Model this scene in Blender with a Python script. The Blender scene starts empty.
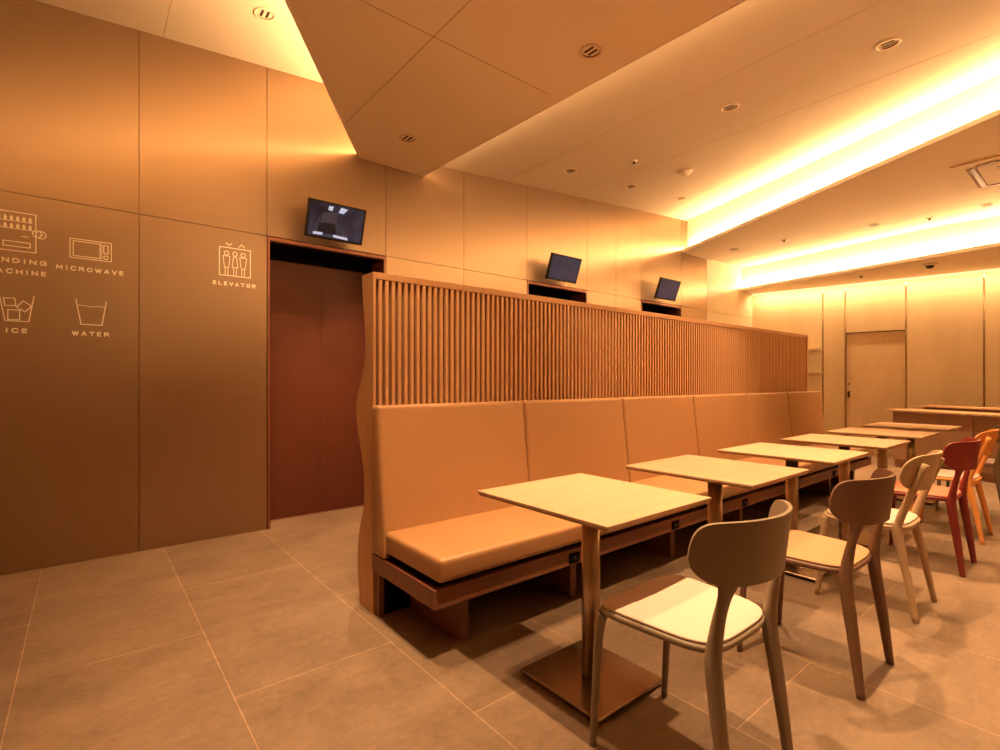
import bpy, bmesh, math, random
from mathutils import Vector, Matrix
random.seed(4)
C = bpy.context.scene
COL = C.collection
# ------------------------------------------------------------------ camera, world, exposure, large lights
EYE = 1.12
WALL_Y = 4.078
cam_d = bpy.data.cameras.new('camera')
cam = bpy.data.objects.new('camera', cam_d)
COL.objects.link(cam)
cam.location = (0, 0, EYE)
cam.rotation_euler = (math.radians(90), 0, -math.atan2(507.0, 620.0))
cam_d.sensor_width = 36.0
cam_d.lens = 507.0 / 1000 * 36
cam_d.shift_y = 0.006
cam_d.clip_start = 0.05
C.camera = cam
w = bpy.data.worlds.new('world')
C.world = w
w.use_nodes = True
w.node_tree.nodes['Background'].inputs[0].default_value = (0.02, 0.011, 0.005, 1)
w.node_tree.nodes['Background'].inputs[1].default_value = 0.3
C.view_settings.view_transform = 'Standard'
C.view_settings.look = 'None'
C.view_settings.gamma = 1.0
C.view_settings.use_curve_mapping = False
C.view_settings.exposure = -0.37

WARM = (1.0, 0.61, 0.28)
COVE_W = 10.5          # watts per metre of cove light
SPOT_W = 430.0
YB0 = -3.5
# plan lines of the soffit edges (each through two points) used by the coves and the ceilings
S1L = ((1.80, WALL_Y), (0.785, 2.635)); S1R = ((2.415, WALL_Y), (2.54, 1.188))
S2L = ((6.80, WALL_Y), (5.02, 0.539)); S2R = ((7.60, WALL_Y), (8.10, 0.873))
L3 = ((8.56, WALL_Y), (7.97, 0.855))
def lx(p, q, y): return p[0] + (q[0] - p[0]) * (y - p[1]) / (q[1] - p[1])
def strip_light(name, e, off, z, y0, y1, zdir, power_m, width=0.02, col=WARM):
    """long thin area light lying in the cove trough behind edge e, shining along zdir"""
    a = Vector((lx(*e, y0) + off, y0, z)); b = Vector((lx(*e, y1) + off, y1, z))
    L = (b - a).length
    d = bpy.data.lights.new(name, 'AREA')
    d.shape = 'RECTANGLE'; d.size = L; d.size_y = width
    d.energy = power_m * L; d.color = col
    o = bpy.data.objects.new(name, d); COL.objects.link(o)
    o.location = (a + b) / 2
    X = (b - a).normalized(); Z = -Vector(zdir).normalized(); Y = Z.cross(X).normalized(); Z = X.cross(Y)
    o.rotation_euler = Matrix((X, Y, Z)).transposed().to_euler()
    return o
# each cove: one tube face looks out over the lip, the other up along the cove wall
strip_light('cove_light_left_out', S1L, 0.125, 3.082, 4.04, 0.2, (-0.8, 0.5, 0.5), COVE_W * 0.55)
strip_light('cove_light_left_up', S1L, 0.10, 3.07, 4.04, 0.2, (-0.1, 0, 1), COVE_W * 1.15)
strip_light('cove_light_near_out', S1R, -0.07, 3.072, 4.04, -2.5, (0.9, 0, 0.35), COVE_W * 0.5)
strip_light('cove_light_large_out', S2L, 0.115, 3.088, 4.04, YB0, (-0.85, 0.3, 0.5), COVE_W * 1.0)
strip_light('cove_light_large_up', S2L, 0.09, 3.07, 4.04, YB0, (0.55, 0, 1), COVE_W * 1.5)
strip_light('cove_light_far_out', L3, 0.075, 2.705, 4.04, YB0, (-0.85, 0.2, 0.5), COVE_W * 1.2)
strip_light('cove_light_far_up', L3, 0.06, 2.70, 4.04, YB0, (0.5, 0, 1), COVE_W * 1.4)
strip_light('wall_wash_far', ((8.93, 3.9), (9.75, -1.5)), 0.0, 2.60, 4.0, -3.0, (0.35, 0.06, -1), COVE_W * 0.9, 0.03)

# ------------------------------------------------------------------ helpers
def obj(name, bm, m=None, parent=None, smooth=False):
    me = bpy.data.meshes.new(name)
    bmesh.ops.recalc_face_normals(bm, faces=bm.faces)
    bm.to_mesh(me); bm.free()
    o = bpy.data.objects.new(name, me)
    COL.objects.link(o)
    if m: me.materials.append(m)
    if smooth:
        for p in me.polygons: p.use_smooth = True
    if parent: o.parent = parent
    return o
def thing(name, label, cat, loc=(0, 0, 0), rotz=0, group=None):
    o = bpy.data.objects.new(name, None); COL.objects.link(o)
    o.empty_display_size = 0.1
    o.location = loc; o.rotation_euler = (0, 0, rotz)
    o['label'] = label; o['category'] = cat
    if group: o['group'] = group
    return o
def tag(o, label, cat, group=None):
    o['label'] = label; o['category'] = cat
    if group: o['group'] = group
    return o
def struct(name, bm, m, parent=None, smooth=False):
    o = obj(name, bm, m, parent, smooth)
    if not parent: o['kind'] = 'structure'
    return o
def copy_tree(o, parent=None):
    c = o.copy(); COL.objects.link(c)
    if parent: c.parent = parent
    for ch in list(o.children): copy_tree(ch, c)
    return c
def BM(): return bmesh.new()
def add_box(bm, x0, x1, y0, y1, z0, z1, M=None, bev=0, seg=2):
    vs = [bm.verts.new(p) for p in ((x0, y0, z0), (x1, y0, z0), (x1, y1, z0), (x0, y1, z0),
                                    (x0, y0, z1), (x1, y0, z1), (x1, y1, z1), (x0, y1, z1))]
    fs = [bm.faces.new([vs[i] for i in q]) for q in ((0, 3, 2, 1), (4, 5, 6, 7), (0, 1, 5, 4), (1, 2, 6, 5), (2, 3, 7, 6), (3, 0, 4, 7))]
    if bev:
        es = list({e for f in fs for e in f.edges})
        r = bmesh.ops.bevel(bm, geom=es, offset=bev, segments=seg, affect='EDGES', profile=0.5)
        vs = list({v for f in r['faces'] for v in f.verts} | {v for v in vs if v.is_valid})
    if M is not None:
        bmesh.ops.transform(bm, matrix=M, verts=[v for v in vs if v.is_valid])
    return vs
def box(*a, **k):
    bm = BM(); add_box(bm, *a, **k); return bm
def prism_xy(pts, z0, z1, bm=None):
    """plan polygon extruded; z0,z1 numbers or functions of (x,y)"""
    bm = bm or BM()
    f0 = z0 if callable(z0) else (lambda x, y: z0)
    f1 = z1 if callable(z1) else (lambda x, y: z1)
    a = [bm.verts.new((x, y, f0(x, y))) for x, y in pts]
    b = [bm.verts.new((x, y, f1(x, y))) for x, y in pts]
    bm.faces.new(a[::-1]); bm.faces.new(b)
    n = len(pts)
    for i in range(n):
        bm.faces.new((a[i], a[(i + 1) % n], b[(i + 1) % n], b[i]))
    return bm
def prism_yz(pts, x0, x1, bm=None):
    bm = bm or BM()
    a = [bm.verts.new((x0, y, z)) for y, z in pts]
    b = [bm.verts.new((x1, y, z)) for y, z in pts]
    bm.faces.new(a[::-1]); bm.faces.new(b)
    n = len(pts)
    for i in range(n):
        bm.faces.new((a[i], a[(i + 1) % n], b[(i + 1) % n], b[i]))
    return bm
def lathe(bm, prof, seg=24, loc=(0, 0, 0), close=True):
    rings = []
    for r, z in prof:
        if r < 1e-6: rings.append([bm.verts.new((loc[0], loc[1], loc[2] + z))])
        else: rings.append([bm.verts.new((loc[0] + r * math.cos(2 * math.pi * i / seg), loc[1] + r * math.sin(2 * math.pi * i / seg), loc[2] + z)) for i in range(seg)])
    for A, B in zip(rings, rings[1:]):
        for i in range(seg):
            j = (i + 1) % seg
            if len(A) == 1 and len(B) == 1: continue
            if len(A) == 1: bm.faces.new((A[0], B[j], B[i]))
            elif len(B) == 1: bm.faces.new((A[i], A[j], B[0]))
            else: bm.faces.new((A[i], A[j], B[j], B[i]))
    return bm
def catmull(P, n=6):
    out = []
    P = [P[0]] + list(P) + [P[-1]]
    for i in range(1, len(P) - 2):
        for k in range(n):
            t = k / n
            out.append([0.5 * ((2 * b) + (-a + c) * t + (2 * a - 5 * b + 4 * c - d) * t * t + (-a + 3 * b - 3 * c + d) * t ** 3)
                        for a, b, c, d in zip(P[i - 1], P[i], P[i + 1], P[i + 2])])
    out.append(list(P[-2]))
    return out
def add_tube(bm, pts, seg=14, n=6):
    """pts: (x,y,z,rx,ry): swept, rx = radius across x, ry = radius in the y-ish direction; rounded ends"""
    pts = [tuple(p) + (0.0,) * (6 - len(p)) for p in pts]
    S = catmull(pts, n)
    rings = []
    for i, p in enumerate(S):
        a = Vector(S[max(i - 1, 0)][:3]); b = Vector(S[min(i + 1, len(S) - 1)][:3])
        T = (b - a).normalized()
        X = Vector((math.cos(p[5]), math.sin(p[5]), 0)); X = (X - T * X.dot(T)).normalized(); Y = T.cross(X)
        c = Vector(p[:3])
        rings.append([bm.verts.new(c + X * p[3] * math.cos(2 * math.pi * k / seg) + Y * p[4] * math.sin(2 * math.pi * k / seg)) for k in range(seg)])
    for A, B in zip(rings, rings[1:]):
        for k in range(seg):
            bm.faces.new((A[k], A[(k + 1) % seg], B[(k + 1) % seg], B[k]))
    bm.faces.new(rings[0][::-1]); bm.faces.new(rings[-1])
    return bm

# ------------------------------------------------------------------ materials
def mat(name, col, rough=0.5, metal=0.0, spec=0.5, coat=0.0, emit=None, emit_s=0):
    m = bpy.data.materials.new(name); m.use_nodes = True
    b = m.node_tree.nodes['Principled BSDF']
    b.inputs['Base Color'].default_value = (*col, 1)
    b.inputs['Roughness'].default_value = rough
    b.inputs['Metallic'].default_value = metal
    b.inputs['Specular IOR Level'].default_value = spec
    b.inputs['Coat Weight'].default_value = coat
    if emit:
        b.inputs['Emission Color'].default_value = (*emit, 1)
        b.inputs['Emission Strength'].default_value = emit_s
    return m
def nodes(m): return m.node_tree.nodes, m.node_tree.links, m.node_tree.nodes['Principled BSDF']
def noisy(m, c1, c2, scale=(1, 1, 1), nscale=5.0, detail=5, bump=0.0, lo=0.35, hi=0.65, coord='Object'):
    N, L, b = nodes(m)
    tc = N.new('ShaderNodeTexCoord'); mp = N.new('ShaderNodeMapping'); mp.inputs['Scale'].default_value = scale
    no = N.new('ShaderNodeTexNoise'); no.inputs['Scale'].default_value = nscale; no.inputs['Detail'].default_value = detail
    no.inputs['Roughness'].default_value = 0.6
    cr = N.new('ShaderNodeValToRGB')
    cr.color_ramp.elements[0].position = lo; cr.color_ramp.elements[0].color = (*c1, 1)
    cr.color_ramp.elements[1].position = hi; cr.color_ramp.elements[1].color = (*c2, 1)
    L.new(tc.outputs[coord], mp.inputs[0]); L.new(mp.outputs[0], no.inputs[0]); L.new(no.outputs[0], cr.inputs[0]); L.new(cr.outputs[0], b.inputs['Base Color'])
    if bump:
        bp = N.new('ShaderNodeBump'); bp.inputs['Strength'].default_value = bump; bp.inputs['Distance'].default_value = 0.01
        L.new(no.outputs[0], bp.inputs['Height']); L.new(bp.outputs[0], b.inputs['Normal'])
    return m
def wood(name, c1, c2, axis='x', rough=0.45, stretch=14):
    m = mat(name, c1, rough)
    s = {'x': (0.8, stretch, stretch), 'y': (stretch, 0.8, stretch), 'z': (stretch, stretch, 0.8)}[axis]
    return noisy(m, c1, c2, s, 3.0, 6, 0.05, 0.3, 0.7)

M = {}
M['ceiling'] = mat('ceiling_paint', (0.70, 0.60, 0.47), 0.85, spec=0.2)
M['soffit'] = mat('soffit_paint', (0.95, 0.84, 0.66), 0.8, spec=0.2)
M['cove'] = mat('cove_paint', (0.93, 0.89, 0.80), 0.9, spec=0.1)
M['far'] = noisy(mat('limed_veneer', (0.8, 0.6, 0.35), 0.5), (0.72, 0.56, 0.34), (0.86, 0.70, 0.46), (6, 6, 0.7), 1.6, 6, 0, 0.3, 0.7, 'Generated')
M['plain'] = mat('plain_wall_paint', (0.55, 0.38, 0.24), 0.8)
M['pale'] = mat('pale_wall_panel', (0.86, 0.74, 0.55), 0.5)
M['gap'] = mat('dark_gap', (0.03, 0.012, 0.006), 0.8)
M['joint'] = mat('panel_joint', (0.25, 0.12, 0.05), 0.8)
# brushed bronze panels: horizontal brushing as fine streak bump, glossy metal
def bronze():
    m = mat('brushed_bronze_panel', (0.38, 0.255, 0.16), 0.36, metal=0.78)
    N, L, b = nodes(m)
    tc = N.new('ShaderNodeTexCoord'); mp = N.new('ShaderNodeMapping'); mp.inputs['Scale'].default_value = (2.0, 2.0, 260.0)
    no = N.new('ShaderNodeTexNoise'); no.inputs['Scale'].default_value = 3.0; no.inputs['Detail'].default_value = 4
    mr = N.new('ShaderNodeMapRange'); mr.inputs[3].default_value = 0.36; mr.inputs[4].default_value = 0.50
    L.new(tc.outputs['Object'], mp.inputs[0]); L.new(mp.outputs[0], no.inputs[0]); L.new(no.outputs[0], mr.inputs[0]); L.new(mr.outputs[0], b.inputs['Roughness'])
    tv = N.new('ShaderNodeCombineXYZ'); tv.inputs[0].default_value = 1.0
    L.new(tv.outputs[0], b.inputs['Tangent'])
    b.inputs['Anisotropic'].default_value = 0.65
    return m
M['bronze'] = bronze()
M['door_red'] = noisy(mat('elevator_door_laminate', (0.2, 0.05, 0.02), 0.5, spec=0.3), (0.12, 0.032, 0.016), (0.13, 0.036, 0.018), (1, 1, 2), 3)
M['door_frame'] = mat('elevator_frame_steel', (0.26, 0.10, 0.055), 0.4, metal=0.4)
M['white_line'] = mat('printed_pictogram_ink', (1.0, 0.92, 0.75), 0.6, emit=None)
M['leather'] = noisy(mat('tan_leather', (0.6, 0.3, 0.12), 0.36), (0.355, 0.177, 0.076), (0.375, 0.190, 0.082), (1, 1, 1), 60, 4, 0.03)
M['piping'] = mat('dark_seam', (0.10, 0.03, 0.01), 0.6)
M['slat'] = wood('oak_slats', (0.53, 0.28, 0.13), (0.62, 0.34, 0.165), 'z', 0.5, 10)
M['oakbody'] = wood('oak_panel', (0.46, 0.23, 0.10), (0.53, 0.28, 0.125), 'z', 0.5, 6)
M['screen_back'] = mat('dark_red_backing', (0.06, 0.014, 0.007), 0.7)
M['benchwood'] = wood('reddish_bench_wood', (0.155, 0.055, 0.026), (0.21, 0.078, 0.036), 'x', 0.42, 10)
M['table'] = wood('pale_oak_tabletop', (0.44, 0.275, 0.165), (0.52, 0.335, 0.205), 'x', 0.38, 9)
M['edge'] = wood('plywood_edge', (0.42, 0.22, 0.10), (0.50, 0.28, 0.13), 'x')
M['steel'] = mat('satin_steel', (0.42, 0.32, 0.22), 0.30, metal=0.9)
M['plate'] = mat('dark_satin_steel', (0.33, 0.23, 0.15), 0.26, metal=0.9)
M['bracket'] = mat('black_bracket', (0.04, 0.02, 0.012), 0.6)
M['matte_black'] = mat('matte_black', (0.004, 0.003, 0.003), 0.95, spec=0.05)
M['black'] = mat('black_plastic', (0.008, 0.006, 0.006), 0.4)
M['outlet'] = mat('black_socket', (0.012, 0.008, 0.006), 0.4)
M['rubber'] = mat('black_rubber', (0.02, 0.012, 0.01), 0.8)
def floor_mat():
    m = mat('stone_floor_tile', (0.4, 0.27, 0.16), 0.5)
    N, L, b = nodes(m)
    tc = N.new('ShaderNodeTexCoord'); sp = N.new('ShaderNodeSeparateXYZ'); cb = N.new('ShaderNodeCombineXYZ')
    ax = N.new('ShaderNodeMath'); ax.operation = 'ADD'; ax.inputs[1].default_value = -0.4075 + 0.608 * 20
    ay = N.new('ShaderNodeMath'); ay.operation = 'ADD'; ay.inputs[1].default_value = -1.98 + 0.6 + 1.2 * 20
    L.new(tc.outputs['Object'], sp.inputs[0]); L.new(sp.outputs[0], ax.inputs[0]); L.new(sp.outputs[1], ay.inputs[0])
    L.new(ay.outputs[0], cb.inputs[0]); L.new(ax.outputs[0], cb.inputs[1])
    br = N.new('ShaderNodeTexBrick')
    br.offset = 0.5; br.offset_frequency = 2; br.squash = 1
    br.inputs['Scale'].default_value = 1; br.inputs['Mortar Size'].default_value = 0.0022; br.inputs['Mortar Smooth'].default_value = 0.2
    br.inputs['Brick Width'].default_value = 1.2; br.inputs['Row Height'].default_value = 0.608
    br.inputs['Color1'].default_value = (0.88, 0.88, 0.88, 1); br.inputs['Color2'].default_value = (1.0, 1.0, 1.0, 1)
    br.inputs['Mortar'].default_value = (1.75, 1.72, 1.62, 1)
    L.new(cb.outputs[0], br.inputs[0])
    n1 = N.new('ShaderNodeTexNoise'); n1.inputs['Scale'].default_value = 2.2; n1.inputs['Detail'].default_value = 10; n1.inputs['Roughness'].default_value = 0.72
    n2 = N.new('ShaderNodeTexNoise'); n2.inputs['Scale'].default_value = 26; n2.inputs['Detail'].default_value = 8; n2.inputs['Roughness'].default_value = 0.7
    mp = N.new('ShaderNodeMapping'); mp.inputs['Scale'].default_value = (1, 1.6, 1)
    L.new(tc.outputs['Object'], mp.inputs[0]); L.new(mp.outputs[0], n1.inputs[0]); L.new(mp.outputs[0], n2.inputs[0])
    cr = N.new('ShaderNodeValToRGB')
    cr.color_ramp.elements[0].position = 0.38; cr.color_ramp.elements[0].color = (0.160, 0.100, 0.062, 1)
    cr.color_ramp.elements[1].position = 0.62; cr.color_ramp.elements[1].color = (0.27, 0.177, 0.112, 1)
    mx = N.new('ShaderNodeMix'); mx.data_type = 'FLOAT'; mx.inputs[0].default_value = 0.35
    L.new(n1.outputs[0], mx.inputs[2]); L.new(n2.outputs[0], mx.inputs[3]); L.new(mx.outputs[0], cr.inputs[0])
    mu = N.new('ShaderNodeMix'); mu.data_type = 'RGBA'; mu.blend_type = 'MULTIPLY'; mu.inputs[0].default_value = 1
    mu.clamp_factor = False; mu.clamp_result = False
    L.new(cr.outputs[0], mu.inputs[6]); L.new(br.outputs[0], mu.inputs[7]); L.new(mu.outputs[2], b.inputs['Base Color'])
    bp = N.new('ShaderNodeBump'); bp.inputs['Strength'].default_value = 0.12; bp.inputs['Distance'].default_value = 0.004
    L.new(n2.outputs[0], bp.inputs['Height']); L.new(bp.outputs[0], b.inputs['Normal'])
    return m
M['floor'] = floor_mat()

# ------------------------------------------------------------------ the room
XL, XR, YB = -3.2, 10.2, -3.6
struct('floor', box(XL, XR + 0.4, YB, 4.6, -0.1, 0), M['floor'])
R = 1.12 / 1.13
J = [x * R for x in (-2.10, -1.30, -0.515, 0.275, 1.071, 2.06, 2.903, 3.746, 4.735, 5.296, 5.835, 6.839, 7.572)]
JX = [XL] + J
ELEV = [(J[4], J[5]), (J[7], J[8]), (J[10], J[11])]
JZ = 2.217
WT = 3.75
wl = BM()
g = 0.0022
for a, b in zip(JX, JX[1:]):
    add_box(wl, a + g, b - g, WALL_Y, WALL_Y + 0.02, JZ + g, WT)
    if not any(abs(a - e[0]) < 1e-4 for e in ELEV):
        add_box(wl, a + g, b - g, WALL_Y, WALL_Y + 0.02, 0.0, JZ - g)
wall = struct('wall_left', wl, M['bronze'])
bk = BM()                                                    # dark studs behind the panel joints, open at the elevators
for a, b in zip(JX, JX[1:]):
    if any(abs(a - e[0]) < 1e-4 for e in ELEV): add_box(bk, a, b, WALL_Y + 0.02, WALL_Y + 0.05, JZ, WT)
    else: add_box(bk, a, b, WALL_Y + 0.02, WALL_Y + 0.05, 0, WT)
struct('wall_left_backing', bk, M['joint'])
# elevators
def elevator(n, e):
    x0, x1 = e
    D = 0.27; H = 2.185
    d = thing('door_%d' % n, 'elevator', 'elevator door', (x0, WALL_Y, 0))
    del d['label']; del d['category']; d['kind'] = 'structure'
    W = x1 - x0
    f = BM(); add_box(f, 0.004, 0.020, -0.004, D, 0, JZ - 0.006); add_box(f, W - 0.020, W - 0.004, -0.004, D, 0, JZ - 0.006)
    add_box(f, 0.020, W - 0.020, -0.004, 0.05, H, JZ - 0.006)
    obj('door_frame', f, M['door_frame'], d)
    obj('header_recess', box(0.020, W - 0.020, 0.052, D, H - 0.005, JZ - 0.006), M['matte_black'], d)
    obj('door_leaf', box(0.022, W * 0.5 - 0.0015, D - 0.03, D, 0.004, H - 0.09), M['door_red'], d)
    obj('door_leaf', box(W * 0.5 + 0.0015, W - 0.022, D - 0.024, D, 0.004, H - 0.09), M['door_red'], d)
    obj('dark_head_gap', box(0.022, W - 0.022, D - 0.03, D, H - 0.085, H - 0.008), M['matte_black'], d)
    obj('shaft_back', box(0.0, W, D + 0.005, D + 0.03, 0, JZ), M['matte_black'], d)
    obj('sill', box(0.022, W - 0.022, D - 0.045, D - 0.031, 0.001, 0.004), M['door_frame'], d)
for i, e in enumerate(ELEV): elevator(i + 1, e)

# pale return wall and far wall
FA = Vector((9.045, WALL_Y)); FD = Vector((0.519, -3.054)).normalized(); FN = Vector((FD.y, -FD.x))   # FN points to the room
if FN.x > 0: FN = -FN
pw = BM(); add_box(pw, J[-1] + 0.002, 9.3, WALL_Y - 0.002, WALL_Y + 0.02, JZ + g, WT); add_box(pw, J[-1] + 0.002, 9.3, WALL_Y - 0.002, WALL_Y + 0.02, 0, JZ - g)
struct('wall_return', pw, M['pale'])
struct('wall_return_backing', box(J[-1] + 0.002, 9.4, WALL_Y + 0.022, WALL_Y + 0.05, 0, WT), M['joint'])
def farM(s, n=0.0):      # local frame on the far wall: x along wall away from corner, y into the room
    return Matrix.Translation((FA.x + FD.x * s + FN.x * n, FA.y + FD.y * s + FN.y * n, 0)) @ Matrix.Rotation(math.atan2(FD.y, FD.x), 4, 'Z')
def far_box(bm, s0, s1, n0, n1, z0, z1):    # n positive = towards room
    # after rotation local +y = rot90(FD); choose its sign
    yl = Vector((-FD.y, FD.x)); sg = 1 if yl.dot(FN) > 0 else -1
    add_box(bm, s0, s1, min(sg * n0, sg * n1), max(sg * n0, sg * n1), z0, z1, M=farM(0))
def fs(px):               # far-wall coordinate seen at world point
    return (Vector(px) - FA).dot(FD)
SL = [fs((9.238 , 3.042)), fs((9.288, 2.745)), fs((9.414, 2.007)), fs((9.554, 1.182)), 4.1]
FT = 2.62
DOOR = (SL[1] + 0.012, SL[2] - 0.012)
fw = BM()
segs = [(-0.02, SL[0])] + list(zip(SL, SL[1:])) + [(SL[4], 7.9)]
for k, (a, b) in enumerate(segs):
    if k == 2:
        far_box(fw, a + 0.012, b - 0.012, 0.0, -0.04, 1.88, FT + 0.02)
    else:
        far_box(fw, a + (0.012 if k else 0), b - 0.012, 0.0, -0.04, 0, FT + 0.02)
struct('wall_right', fw, M['far'])
fb = BM(); far_box(fb, -0.05, 7.9, -0.1, -0.14, 0, WT)
struct('wall_right_backing', fb, M['gap'])
# shelving standards: metal channels in the slits, dark slots and bright steel
M['channel'] = mat('polished_channel', (0.75, 0.55, 0.35), 0.18, metal=1.0)
for k, s in enumerate(SL[:4]):
    c = BM(); far_box(c, s - 0.008, s + 0.008, -0.014, -0.03, 0.1, FT)
    o = struct('trim_%d' % (k + 1), c, M['channel'])
d = bpy.data.objects.new('door_4', None); COL.objects.link(d); d['kind'] = 'structure'
lf = BM(); far_box(lf, DOOR[0], DOOR[1], -0.05, -0.09, 0.005, 1.87); obj('door_leaf', lf, noisy(mat('pale_door', (0.7, 0.5, 0.3), 0.5), (0.74, 0.56, 0.35), (0.80, 0.62, 0.40), (3, 3, 1), 2), d)
hd = BM(); far_box(hd, DOOR[0] + 0.015, DOOR[0] + 0.045, -0.03, -0.05, 0.86, 0.96); obj('pull_handle', hd, M['bracket'], d)
lk = BM(); far_box(lk, DOOR[0] + 0.022, DOOR[0] + 0.040, -0.04, -0.05, 1.06, 1.085); obj('lock', lk, M['bracket'], d)
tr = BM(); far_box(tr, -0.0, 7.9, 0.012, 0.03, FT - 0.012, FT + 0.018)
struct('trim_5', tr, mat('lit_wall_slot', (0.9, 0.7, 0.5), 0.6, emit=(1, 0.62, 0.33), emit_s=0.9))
# closing walls behind the camera
struct('wall_back', box(XL - 0.1, XL, YB, 4.6, 0, WT), M['plain'])
struct('wall_near', box(XL, XR + 0.4, YB - 0.1, YB, 0, WT), M['plain'])

# ---- ceilings
YW = WALL_Y
ZS = 3.01; zc1 = lambda x, y: 3.49 + 0.085 * (x - 1.06); zc2 = lambda x, y: 3.157 + 0.081 * (x - 2.657)
def band(e0, e1, off0=0.0, off1=0.0, y0=YB):
    return [(lx(*e0, y0) + off0, y0), (lx(*e1, y0) + off1, y0), (e1[0][0] + off1, YW), (e0[0][0] + off0, YW)]
# soffit 1 (thin lip slab + body), soffit 2
def soffit(name, eL, eR, inL, inR, ztop):
    bm = BM()
    prism_xy(band(eL, eR), ZS, ZS + 0.03, bm)
    prism_xy(band(eL, eR, inL, -inR), ZS + 0.03, ztop, bm)
    return struct(name, bm, M['soffit'])
s1 = ((1.80, YW), (0.785, 2.635))
YL = YB
# left edge of soffit 1 runs far to the left: keep it inside the room
soffit('ceiling_soffit_near', S1L, S1R, 0.16, 0.10, 3.60)
soffit('ceiling_soffit_far', S2L, S2R, 0.15, 0.02, 3.60)
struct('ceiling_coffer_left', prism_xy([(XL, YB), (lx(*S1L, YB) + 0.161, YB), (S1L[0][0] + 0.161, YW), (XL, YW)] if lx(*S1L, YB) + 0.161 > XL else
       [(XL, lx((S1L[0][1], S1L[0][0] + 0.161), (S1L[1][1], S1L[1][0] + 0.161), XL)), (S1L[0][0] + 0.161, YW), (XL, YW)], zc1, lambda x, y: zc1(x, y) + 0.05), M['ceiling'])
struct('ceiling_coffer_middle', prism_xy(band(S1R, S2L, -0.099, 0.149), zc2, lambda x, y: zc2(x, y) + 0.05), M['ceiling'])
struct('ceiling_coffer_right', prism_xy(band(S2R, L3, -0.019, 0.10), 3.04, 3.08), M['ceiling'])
# vertical cove faces
def face(name, e, off, z0, z1, th=0.012):
    struct(name, prism_xy(band(e, e, off, off + th), z0, z1), M['cove'])
face('ceiling_cove_face_large', S2L, 0.136, ZS + 0.031, 3.55)
face('ceiling_cove_face_far', L3, 0.10, 2.67, 3.039)
ZL = 2.64
lb = BM(); prism_xy([(lx(*L3, YB), YB), (XR + 0.3, YB), (XR - 0.6, YW), (L3[0][0], YW)], ZL, ZL + 0.03, lb)
struct('ceiling_far_strip', lb, M['soffit'])
# little upstands of the lips
def lip(name, e, z, h=0.03, th=0.012):
    struct(name, prism_xy(band(e, e, -0.012, th - 0.012), z - 0.002, z + h), M['cove'])
lip('trim_6', S1L, ZS, 0.035); lip('trim_7', S1R, ZS, 0.035); lip('trim_8', S2L, ZS, 0.04); lip('trim_9', L3, ZL, 0.045)
struct('ceiling_slab', box(XL - 0.1, XR + 0.5, YB - 0.1, 4.7, WT, WT + 0.1), M['plain'])
# shadow joints in the ceiling boards
jm = mat('ceiling_joint', (0.50, 0.33, 0.19), 0.9)
jt = BM()
add_box(jt, 0.60, 2.36, 2.383, 2.387, ZS - 0.0012, ZS + 0.001)
add_box(jt, 1.478, 1.482, 0.7, 3.60, ZS - 0.0012, ZS + 0.001)
add_box(jt, 1.482, 2.45, 0.78, 0.784, ZS - 0.0012, ZS + 0.001)
struct('ceiling_joint_near', jt, jm)
jt = BM()
jz = lambda d: (lambda x, y: zc2(x, y) + d)
for x in (3.41, 4.42): prism_xy([(x, -2.0), (x + 0.004, -2.0), (x + 0.004, YW), (x, YW)], jz(-0.001), jz(0.001), jt)
prism_xy([(0.404, 1.8), (0.408, 1.8), (0.408, YW), (0.404, YW)], lambda x, y: zc1(x, y) - 0.001, lambda x, y: zc1(x, y) + 0.001, jt)
struct('ceiling_joint_far', jt, mat('ceiling_joint_pale', (0.55, 0.38, 0.22), 0.9))

# ------------------------------------------------------------------ ceiling fittings
M['ring'] = mat('lamp_ring', (0.80, 0.62, 0.45), 0.4)
M['reflector'] = mat('dark_reflector_cup', (0.10, 0.05, 0.03), 0.3, metal=0.6)
M['bulb'] = mat('lamp_glass', (0.9, 0.8, 0.6), 0.4, emit=(1, 0.66, 0.40), emit_s=0.55)
def downlight_proto(r=0.052):
    t = thing('recessed_downlight', 'x', 'ceiling lamp')
    b = BM(); lathe(b, [(r, 0), (r + 0.014, -0.001), (r + 0.016, -0.004), (r + 0.010, -0.006), (r, -0.0055), (r - 0.003, 0.0)], 28); obj('ring', b, M['ring'], t, True)
    b = BM(); lathe(b, [(r - 0.002, -0.004), (r - 0.006, 0.004), (r * 0.62, 0.0395), (r * 0.45, 0.04)], 28); obj('reflector', b, M['reflector'], t, True)
    b = BM(); lathe(b, [(r * 0.80, 0.020), (r * 0.66, 0.012), (r * 0.4, 0.010), (0, 0.010)], 20); obj('bulb', b, M['bulb'], t, True)
    b = BM()
    for dx in (-0.5, 0.15): add_box(b, dx * r, (dx + 0.3) * r, -r * 0.62, r * 0.62, -0.001, 0.0075)
    obj('baffle', b, M['bracket'], t)
    return t
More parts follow.
